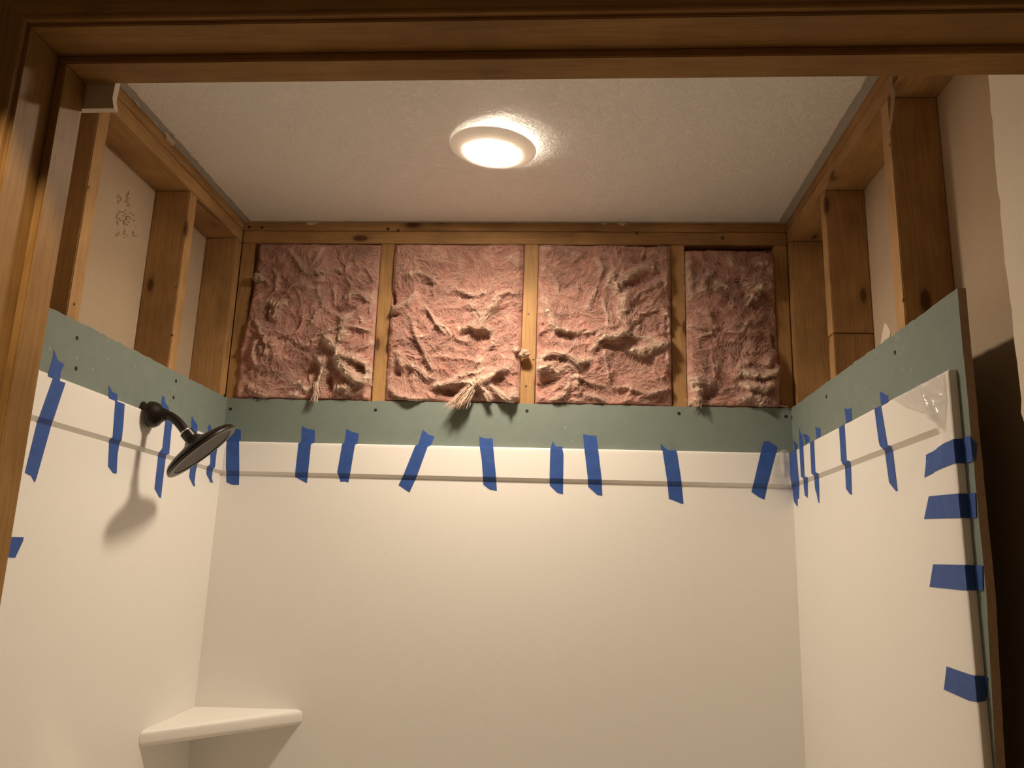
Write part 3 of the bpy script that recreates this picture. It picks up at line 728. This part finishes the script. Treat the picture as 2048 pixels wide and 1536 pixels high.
batt(.8350, 1.1955, 2.3330, 'heavily torn pink insulation batt, with a knotted beige fold across its middle', F3, [
    ([(120,260),(190,300),(240,400),(250,480)], 22, 10, .45), ([(110,540),(150,620),(190,690),(200,760),(260,800),(350,830)], 34, 20, .85), ([(270,400),(330,370),(430,400),(440,430)], 16, 10, .5),
    ([(600,180),(640,260),(630,360)], 26, 10, .45), ([(630,420),(560,530),(520,650)], 30, 10, .4), ([(720,400),(740,320),(800,300)], 40, 18, .6), ([(790,380),(790,450)], 36, 24, .75),
    ([(840,370),(930,290),(1040,240),(1140,250)], 42, 24, .75), ([(870,480),(860,600),(840,720),(830,800)], 56, 15, .75), ([(1190,360),(1080,430),(960,500)], 18, 9, .5), ([(940,700),(960,760)], 38, 12, .65),
    ([(650,860),(720,880),(800,860),(900,840)], 40, 22, .95), ([(560,990),(620,920),(690,880)], 24, 16, .9), ([(740,880),(820,820),(900,780)], 26, 16, .85), ([(920,870),(1010,900),(1100,900)], 30, 14, .8),
    ([(900,990),(990,1020),(1090,970),(1180,940),(1270,935)], 40, 26, .95), ([(700,780),(690,640),(680,520)], 16, 8, .5), ([(740,800),(740,640)], 14, 7, .4), ([(80,1060),(200,1020),(320,1030),(430,1090),(540,1080)], 30, 19, .85),
    ([(50,1160),(120,1130),(210,1160)], 44, 20, .8), ([(200,1220),(330,1130),(460,1150)], 36, 12, .6), ([(350,1240),(470,1240),(560,1290),(680,1320)], 20, 12, .7), ([(390,1270),(430,1330),(440,1420)], 40, 14, .3),
    ([(490,1410),(600,1420),(680,1450)], 26, 14, .75), ([(680,1010),(690,1150),(710,1290)], 16, 9, .5), ([(740,1320),(880,1330),(1060,1380),(1180,1350),(1270,1330)], 18, 12, .55), ([(900,1330),(860,1440)], 18, 9, .4),
    ([(200,1450),(300,1400),(340,1290)], 26, 13, .5), ([(1210,620),(1240,800),(1230,830)], 30, 22, .65), ([(1000,660),(1100,620),(1200,600),(1260,570)], 18, 9, .5), ([(1230,1000),(1270,1130)], 22, 14, .6),
    ([(480,850),(560,830),(600,800)], 16, 9, .5), ([(340,800),(430,850),(480,820)], 18, 9, .5), ([(110,70),(300,70),(400,90),(480,150)], 24, 6, .4), ([(1050,100),(1150,110)], 30, 6, .2)],
    [([(290,400),(400,395)], 20, 18), ([(880,410),(1000,390),(1150,320)], 30, 17), ([(270,850),(370,880)], 30, 18), ([(100,1300),(200,1270)], 42, 24), ([(100,1360),(140,1370)], 34, 20), ([(960,1060),(1100,1140)], 38, 11), ([(700,960),(770,990)], 34, 10), ([(930,600),(1050,560)], 26, 10), ([(960,200),(1040,190)], 34, 11), ([(1230,700),(1240,870)], 16, 22), ([(80,930),(110,980)], 30, 10), ([(760,1370),(860,1400)], 40, 8)],
    [], 37, topfn=lambda s: -.004*np.clip((s-.25)*3, 0, 1) - .002*np.sin(s*9))
batt(1.2362, 1.4735, 2.3180, 'narrow dusty pink insulation batt at the right end, sagging below the plate', F4, [
    ([(120,200),(110,330),(150,480)], 50, 12, .45), ([(290,270),(240,350),(230,430),(320,430)], 40, 18, .6), ([(330,350),(400,380),(450,400)], 34, 16, .55), ([(450,150),(470,200),(600,230)], 24, 10, .4),
    ([(600,380),(680,330),(760,300)], 50, 16, .55), ([(700,400),(770,380),(820,390)], 44, 26, .7), ([(640,470),(690,480),(730,440)], 34, 26, .75), ([(655,490),(610,555)], 9, 22, .85), ([(700,200),(810,210),(820,300)], 40, 18, .4),
    ([(270,600),(290,700),(330,760)], 36, 12, .2), ([(600,720),(620,690),(670,680)], 16, 11, .6), ([(440,790),(530,800),(570,780),(580,740)], 14, 11, .5), ([(180,830),(260,810),(310,790)], 14, 10, .6),
    ([(110,740),(180,740),(260,760)], 20, 10, .5), ([(560,800),(700,780),(840,790)], 24, 8, .35), ([(150,1200),(250,1180),(320,1230)], 50, 24, .8), ([(170,1270),(200,1340),(150,1400)], 44, 24, .7),
    ([(370,1290),(440,1250),(520,1240)], 18, 9, .6), ([(330,1150),(350,1060)], 20, 8, .5), ([(570,1120),(650,1140),(750,1170),(850,1130),(920,1085)], 34, 30, .9), ([(580,1230),(680,1240),(760,1270),(860,1210)], 34, 28, .85),
    ([(780,1080),(800,1000)], 34, 20, .6), ([(540,1350),(640,1310),(720,1350)], 36, 22, .75), ([(700,1390),(790,1370)], 30, 16, .5), ([(500,1190),(560,1070),(660,1050)], 26, 12, .25), ([(480,880),(530,900),(520,950)], 20, 8, .3), ([(640,860),(700,960)], 40, 9, .1)],
    [([(280,1330),(330,1300)], 44, 22), ([(540,350),(550,390)], 20, 16), ([(480,500),(560,500)], 40, 12), ([(700,1190),(740,1200)], 20, 16), ([(500,900),(515,900)], 18, 10), ([(840,820),(850,900)], 16, 16), ([(260,250),(220,330)], 10, 10), ([(760,470),(800,520)], 34, 12)],
    [([(170,920),(180,925)], 14, .8), ([(160,880),(270,960),(330,1020)], 60, .22), ([(140,640),(200,690)], 60, .12)], 53, loose=3600, topfn=lambda s: -.012*np.clip((s-.6)*2, 0, 1)**2*2 + .0012*np.sin(s*60), hang=[([(200,1350),(190,1400),(180,1440)], 40, 60, .012)])
# crumb of plaster caught on the second batt, dusty lumps on the studs
def crumb(name, q, r, y, label, m, seed, cat):
    bm = bmesh.new(); bmesh.ops.create_icosphere(bm, subdivisions=2, radius=r); rr = random.Random(seed)
    p = at(*q, 1, y)
    for v in bm.verts: v.co = Vector((v.co.x*(1+rr.uniform(-.3, .3)), v.co.y*.6, v.co.z*(.8+rr.uniform(-.3, .3)))) + p
    return tag(bm_obj(name, bm, m, smooth=True), label, cat)
crumb('plaster_crumb', (843, 673), .0052, -.020, 'small white plaster crumb stuck to the second insulation batt', M_PAPER, 1, 'debris')
def lump(q, r, y, label, seed, m):
    bm = bmesh.new(); bmesh.ops.create_icosphere(bm, subdivisions=4, radius=r); p = at(*q, 1, y)
    from mathutils import noise as mn
    for v in bm.verts:
        n = mn.fractal(v.co*90+Vector((seed, 0, 0)), 1, 2, 4); v.co = v.co*(1+.55*n); v.co.z *= .8; v.co += p
    return tag(bm_obj('fiber_lump', bm, m, smooth=True), label, 'debris')
lump((517, 556), .015, -.004, 'grey lint lump stuck on the left end stud', 3, speck('dusty_lint', (.45, .32, .26), (.16, .12, .10), .95, 60, 300, .002))
lump((1048, 707), .013, -.012, 'pale fibre lump snagged on the left edge of the middle stud', 8, mat('stale_fiber', (.42, .30, .22), .95, .1)[0])

# nails and small marks on the framing
def nail(q, ax_, val, nrm, par, r=.0045):
    bm_obj('nail_head', lathe_bm([(0, -.0008), (r, -.0008), (r, .0006), (r*.6, .0010), (0, .0010)], at(*q, ax_, val), nrm, 14), M_NAIL, par)
for q in ((499,454),(524,455),(776,458),(797,461),(1274,467),(1445,476)): nail(q, 1, E, (0, -1, 0), wb)
for q in ((1067,719),(1057,628),(1052,772),(747,692),(1555,716)): nail(q, 1, E, (0, -1, 0), wb, .003)
for q in ((352,574),(345,670),(148,608),(177,374)): nail(q, 0, -E, (1, 0, 0), wl, .003)
for q in ((1806,600),(1780,290)): nail(q, 0, W+E, (-1, 0, 0), wr, .003)
# faded stamp on the back of the left drywall sheet: illegible strokes
bm = bmesh.new(); rr = random.Random(4)
for (cx, cy, n, wd_) in ((239, 400, 5, 5), (253, 400, 8, 7), (237, 437, 8, 6), (250, 437, 9, 8), (262, 437, 6, 8), (236, 470, 3, 5), (251, 470, 5, 8), (268, 470, 3, 3)):
    for k in range(n):
        u = cx + rr.uniform(-wd_*.7, wd_*.7); v = cy + (k-n/2)*3.6; hz = rr.random() < .6
        du, dv = (rr.uniform(2, 4), .8) if hz else (.8, rr.uniform(2, 4))
        q = [at(u-du, v-dv, 0, -.1012), at(u+du, v-dv, 0, -.1012), at(u+du, v+dv, 0, -.1012), at(u-du, v+dv, 0, -.1012)]
        bm.faces.new([bm.verts.new(p) for p in q])
st_ = bm_obj('ink_stamp', bm, M_INK, wl); st_['label'] = 'faded illegible ink stamp'

# ---------------------------------------------------------------- blue tape
def clip_rows(bm, no, vals):
    for c in vals:
        bmesh.ops.bisect_plane(bm, geom=bm.verts[:]+bm.edges[:]+bm.faces[:], dist=1e-7, plane_co=Vector(no)*c, plane_no=no)
LIFT = .00045
TAPE_N = []
def finish_tape(bm, label, fn, lift=None):
    for v in bm.verts: v.co = fn(v.co.x, v.co.y)
    bm.normal_update()
    me = bpy.data.meshes.new('painter_tape'); bm.to_mesh(me); bm.free()
    o = link('painter_tape', me, M_TAPE)
    md = o.modifiers.new('thickness', 'SOLIDIFY'); md.thickness = .0003; md.offset = 0
    tag(o, label, 'tape', 'blue painter tape strips holding the surround'); return o
def tape(wall, px, off, sc, label):
    """outline read on the raised band's plane, then every point laid on the surface it covers"""
    ax_ = 1 if wall == 'B' else 0; sg = {'L': 1, 'R': -1, 'B': -1}[wall]; b0 = W if wall == 'R' else 0
    bm = bmesh.new(); F = []
    for poly in (px if isinstance(px[0], list) else [px]):
        P = []
        for q in poly:
            p = at(off[0]+q[0]/sc, off[1]+q[1]/sc, ax_, b0+sg*TB); P.append((p.x if wall == 'B' else p.y, p.z))
        F.append(bm.faces.new([bm.verts.new((a, b, 0)) for a, b in P]))
    bmesh.ops.triangulate(bm, faces=F)
    clip_rows(bm, (0, 1, 0), [ZT+.012, ZT+.0004, ZT-.0004, ZT-.004, 1.74, 1.72, 1.70, 1.69] + [ZB0+.001-.0018*i for i in range(12)] + [1.655, 1.64, 1.62])
    def fn(s, z):
        q = put(wall, s, z, TB)
        if z > ZT: t = 0
        elif z >= ZB0: return put(wall, s, z, TB+LIFT)
        else: t = TB
        d = q-CAM; p = q
        for _ in range(24):
            if z <= ZT: t = .6*t+.4*thick(p.x if wall == 'B' else p.y, p.z, wall)
            k = (b0+sg*(t+LIFT)-CAM[ax_])/d[ax_]; p = CAM+d*k
        return p
    return finish_tape(bm, label, fn)
Z3 = ((0, 680), 3.2); Z64 = ((240, 760), 6.4); ZB_ = ((560, 820), 3.012); ZR = ((1480, 780), 5.906)
tape('L', [(345,62),(372,130),(412,157),(390,200),(382,262),(418,275),(330,540),(235,880),(222,912),(200,870),(160,850),(240,520),(338,245),(305,232),(340,110)], *Z3, 'wide blue tape strip nearest the door on the left wall, split at its top')
tape('L', [(697,290),(722,335),(752,347),(750,392),(797,410),(790,520),(778,640),(765,660),(752,740),(747,855),(725,853),(692,808),(700,640),(720,620),(737,390),(697,372)], *Z3, 'blue tape strip on the left wall just left of the shower arm')
tape('L', [(545,205),(565,210),(580,290),(630,360),(625,400),(672,540),(655,640),(628,945),(590,965),(560,1200),(525,1510),(505,1505),(443,1390),(490,960),(500,925),(540,870),(580,500),(530,400),(525,350),(530,290)], *Z64, 'long blue tape strip passing behind the curved shower arm')
tape('L', [(922,455),(945,505),(995,580),(985,690),(1010,800),(990,1080),(968,1180),(955,1300),(962,1365),(940,1358),(905,1285),(885,1240),(905,1080),(930,800),(915,640),(915,560)], *Z64, 'blue tape strip mostly hidden behind the shower head disc')
tape('L', [(1150,560),(1170,620),(1180,700),(1255,800),(1230,960),(1215,1110),(1190,1140),(1175,1250),(1190,1315),(1155,1310),(1140,1270),(1105,1200),(1115,1110),(1150,1080),(1155,1030),(1150,760),(1128,700),(1128,600)], *Z64, 'narrow blue tape strip on the left wall right beside the back corner')
tape('L', [(20,1258),(152,1262),(148,1285),(98,1393),(0,1390)], *Z3, 'short blue tape piece low on the left wall at the door jamb')
tape('B', [(1400,600),(1545,640),(1548,760),(1525,780),(1528,1140),(1523,1342),(1440,1343),(1362,1308),(1358,1100),(1362,850),(1380,700)], *Z64, 'blue tape strip at the left end of the back wall beside the shower head')
tape('B', [(133,97),(160,112),(211,120),(208,195),(187,205),(170,375),(162,441),(90,402),(93,370),(112,200),(128,193)], *ZB_, 'blue tape strip on the back wall, left one of the close pair')
tape('B', [(400,113),(430,130),(475,142),(468,200),(452,210),(424,378),(412,436),(390,430),(365,432),(345,375),(375,205),(388,198)], *ZB_, 'blue tape strip on the back wall under the first stud')
tape('B', [(860,117),(890,145),(930,160),(910,212),(890,220),(825,400),(780,497),(714,452),(740,400),(815,215),(832,208)], *ZB_, 'strongly slanted blue tape strip on the back wall leaning to the right')
tape('B', [(1200,160),(1240,172),(1281,170),(1284,215),(1300,385),(1307,487),(1262,478),(1225,450),(1215,300),(1202,215)], *ZB_, 'blue tape strip on the back wall under the hanging pink tuft')
tape('B', [(1643,188),(1660,220),(1705,222),(1700,230),(1708,265),(1706,400),(1705,507),(1672,500),(1625,455),(1624,390),(1628,235)], *ZB_, 'blue tape strip on the back wall whose torn top barely passes the panel edge')
tape('B', [(1825,145),(1860,152),(1905,155),(1915,225),(1937,410),(1942,516),(1912,512),(1856,462),(1853,400),(1832,225)], *ZB_, 'blue tape strip on the back wall with a dark crease near its square top')
tape('B', [(395,265),(440,300),(490,355),(540,390),(690,388),(712,440),(790,960),(800,1040),(835,1420),(790,1412),(640,1350),(555,1322),(525,1000),(515,940),(430,390),(398,370)], (1280, 860), 9.6, 'blue tape strip on the back wall with one long spike at its torn top')
tape('B', [(285,605),(345,605),(440,670),(425,735),(415,780),(330,1105),(288,1295),(230,1270),(135,1205),(165,1080),(245,735),(265,660)], *ZR, 'broad slanted blue tape strip at the right end of the back wall')
tape('R', [[(615,595),(660,620),(685,655),(668,688),(640,700),(640,640)], [(578,752),(666,692),(672,1060),(700,1075),(697,1280),(680,1290),(682,1380),(660,1355),(638,1320),(632,1090),(600,1060),(590,960)]], *ZR, 'blue tape strip on the right wall closest to the back corner')
tape('R', [[(735,520),(790,525),(820,560),(822,605),(772,634),(765,580)], [(703,682),(748,655),(765,1020),(800,1030),(800,1275),(765,1245),(752,1130),(750,1045),(722,1025)]], *ZR, 'second blue tape strip from the back corner on the right wall, curled top')
tape('R', [(700,450),(720,520),(745,580),(748,648),(705,680),(697,560)], *ZR, 'thin pointed blue tape sliver on the green board right of the back corner')
tape('R', [[(890,425),(910,447),(948,455),(950,545),(903,572),(895,480)], [(828,622),(876,592),(893,970),(928,985),(935,1160),(937,1335),(925,1330),(905,1230),(885,1160),(875,1010),(845,985)]], *ZR, 'third blue tape strip from the back corner on the right wall, sharply pointed')
tape('R', [[(1230,215),(1280,225),(1315,210),(1320,355),(1256,388),(1240,260)], [(1172,440),(1237,405),(1262,830),(1300,840),(1310,900),(1322,1235),(1300,1235),(1252,1165),(1240,900),(1210,870),(1195,830)]], *ZR, 'blue tape strip midway along the right wall with a notched square top')
tape('R', [[(1650,15),(1690,35),(1748,70),(1748,143),(1670,186),(1655,90)], [(1590,222),(1668,184),(1745,650),(1785,660),(1805,720),(1862,1195),(1840,1195),(1760,1090),(1710,720),(1655,660),(1640,600)]], *ZR, 'long blue tape strip on the right wall beside the peeling clear film')
def wrap_tape(px, label):
    P = []
    XF = W-TB; Y1 = RE; XG = W-.0008; YD = TB-.0008
    for q in px:
        u, v = 1728+q[0]/2.0875, 800+q[1]/2.0875
        p = at(u, v, 0, XF)
        if p.y >= Y1: P.append((-p.y, p.z)); continue
        p = at(u, v, 1, Y1)
        if p.x <= XF+YD: P.append((-Y1+(p.x-XF), p.z)); continue
        p = at(u, v, 0, XG); P.append((-Y1+YD+max(0.0, Y1-p.y), p.z))
    bm = bmesh.new(); f = bm.faces.new([bm.verts.new((a, b, 0)) for a, b in P]); bmesh.ops.triangulate(bm, faces=[f])
    clip_rows(bm, (1, 0, 0), [-Y1-.11, -Y1-.09, -Y1-.075, -Y1-.06, -Y1-.045, -Y1-.03, -Y1-.018, -Y1-.004, -Y1-.0015, -Y1, -Y1+.002, -Y1+YD, -Y1+YD+.002, -Y1+YD+.012, -Y1+YD+.0235])
    clip_rows(bm, (0, 1, 0), [1.600+.006*i for i in range(14)])
    def fn(u, z):
        e = u+Y1
        if e < 0: return Vector((W-thick(-u, z, 'R')-LIFT, -u, z))
        if e < YD: return Vector((XF-LIFT+e, Y1-LIFT*2, z))
        g = e-YD
        if g < .0235:
            return Vector((XG-LIFT, Y1-LIFT-g, z))
        return Vector((XG+(g-.0235), Y1-.0250, z))
    return finish_tape(bm, label, fn)
wrap_tape([(240,228),(285,205),(292,198),(360,170),(440,148),(458,180),(460,255),(415,265),(370,268),(285,300),(280,306),(238,323)], 'topmost of four blue tape strips wrapped over the right panel edge')
wrap_tape([(265,402),(380,392),(465,387),(470,490),(395,493),(245,497),(255,450)], 'second blue tape strip down on the right panel edge')
wrap_tape([(285,686),(410,688),(495,690),(497,795),(420,795),(268,780)], 'third blue tape strip down on the right panel edge, the longest')
wrap_tape([(343,1112),(440,1145),(515,1155),(510,1255),(490,1260),(440,1255),(330,1208)], 'lowest blue tape strip on the right panel edge, sloping down outwards')

# ---------------------------------------------------------------- clear film scraps
def film(px, off, sc, ax_, val, nrm, amp, label, seed, ridges=()):
    P = [at(off[0]+q[0]/sc, off[1]+q[1]/sc, ax_, val) for q in px]; i0, i1 = [i for i in (0, 1, 2) if i != ax_]
    bm = bmesh.new(); f = bm.faces.new([bm.verts.new(p) for p in P]); bmesh.ops.triangulate(bm, faces=[f])
    n0, n1 = Vector((0, 0, 0)), Vector((0, 0, 0)); n0[i0] = 1; n1[i1] = 1
    for n, i in ((n0, i0), (n1, i1)):
        lo = min(p[i] for p in P); hi = max(p[i] for p in P); c = lo+.003
        while c < hi: clip_rows(bm, n, [c]); c += .004
    from mathutils import noise as mn
    R = [[at(off[0]+q[0]/sc, off[1]+q[1]/sc, ax_, val) for q in r[0]] + [r[1], r[2]] for r in ridges]
    for v in bm.verts:
        h = abs(mn.noise(v.co*22+Vector((seed, 0, 0))))*amp + abs(mn.noise(v.co*60+Vector((seed, 3, 0))))*amp*.4
        for A_, B_, wd_, hh in R:
            d = B_-A_; t = max(0, min(1, (v.co-A_).dot(d)/d.length_squared)); h += hh*math.exp(-((v.co-A_-d*t).length/wd_)**2)*math.sin(math.pi*(.15+.7*t))
        v.co += Vector(nrm)*(h+.0008)
    o = bm_obj('clear_film', bm, M_FILM, smooth=True); return tag(o, label, 'plastic film')
film([(300,500),(500,405),(690,305),(960,160),(985,500),(985,540),(968,880),(920,860),(850,800),(750,740),(700,660),(400,560)], (1740, 720), 6.4, 0, W-TB, (-1, 0, 0), .004,
     'crumpled clear plastic film peeling off the top corner of the right panel', 2,
     [([(700,330),(940,860)], .006, .012), ([(720,320),(980,500)], .005, .008), ([(400,560),(700,660)], .004, .005), ([(860,550),(985,535)], .003, .004)])
film([(440,735),(520,700),(572,735),(600,1060),(620,1110),(560,1130),(430,1110),(350,1120),(415,780)], (1480, 780), 5.906, 1, -TB, (0, -1, 0), .004,
     'wrinkled clear plastic film in the right back corner of the surround', 5, [([(500,740),(520,1000)], .004, .007)])
film([(430,380),(680,160),(660,700),(690,800),(560,810),(340,740)], (400, 880), 12.8, 1, -TB-.001, (0, -1, 0), .003,
     'clear plastic film in the left back corner behind the shower head', 9)
# ---------------------------------------------------------------- torn paper pieces
def strip(name, L_, R_, plane, nrm, th, label, cat, m=M_PAPER):
    P = [at(*q, *plane) for q in L_ + R_[::-1]]
    return tag(bm_obj(name, prism(P, nrm, th), m), label, cat)
strip('paper_strip', [(1782,150),(1782,190),(1782,215),(1780,245),(1775,280)], [(1789,150),(1790,190),(1788,215),(1784,248),(1777,277)], (1, -.728), (0, 1, 0), .0008,
      'thin torn paper strip dangling from the ceiling before the right stud', 'paper')
strip('paper_scrap', [(1769,645),(1764,668),(1761,690)], [(1776,652),(1781,664),(1777,690)], (0, 1.545), (1, 0, 0), .0010,
      'torn pale paper scrap poking up behind the right green board', 'paper')
strip('wood_splinter', [(1538,808),(1560,810),(1577,813)], [(1540,810),(1560,812),(1576,815)], (1, .003), (0, 1, 0), .002,
      'thin wood splinter lying on the green board edge at the right back corner', 'debris')
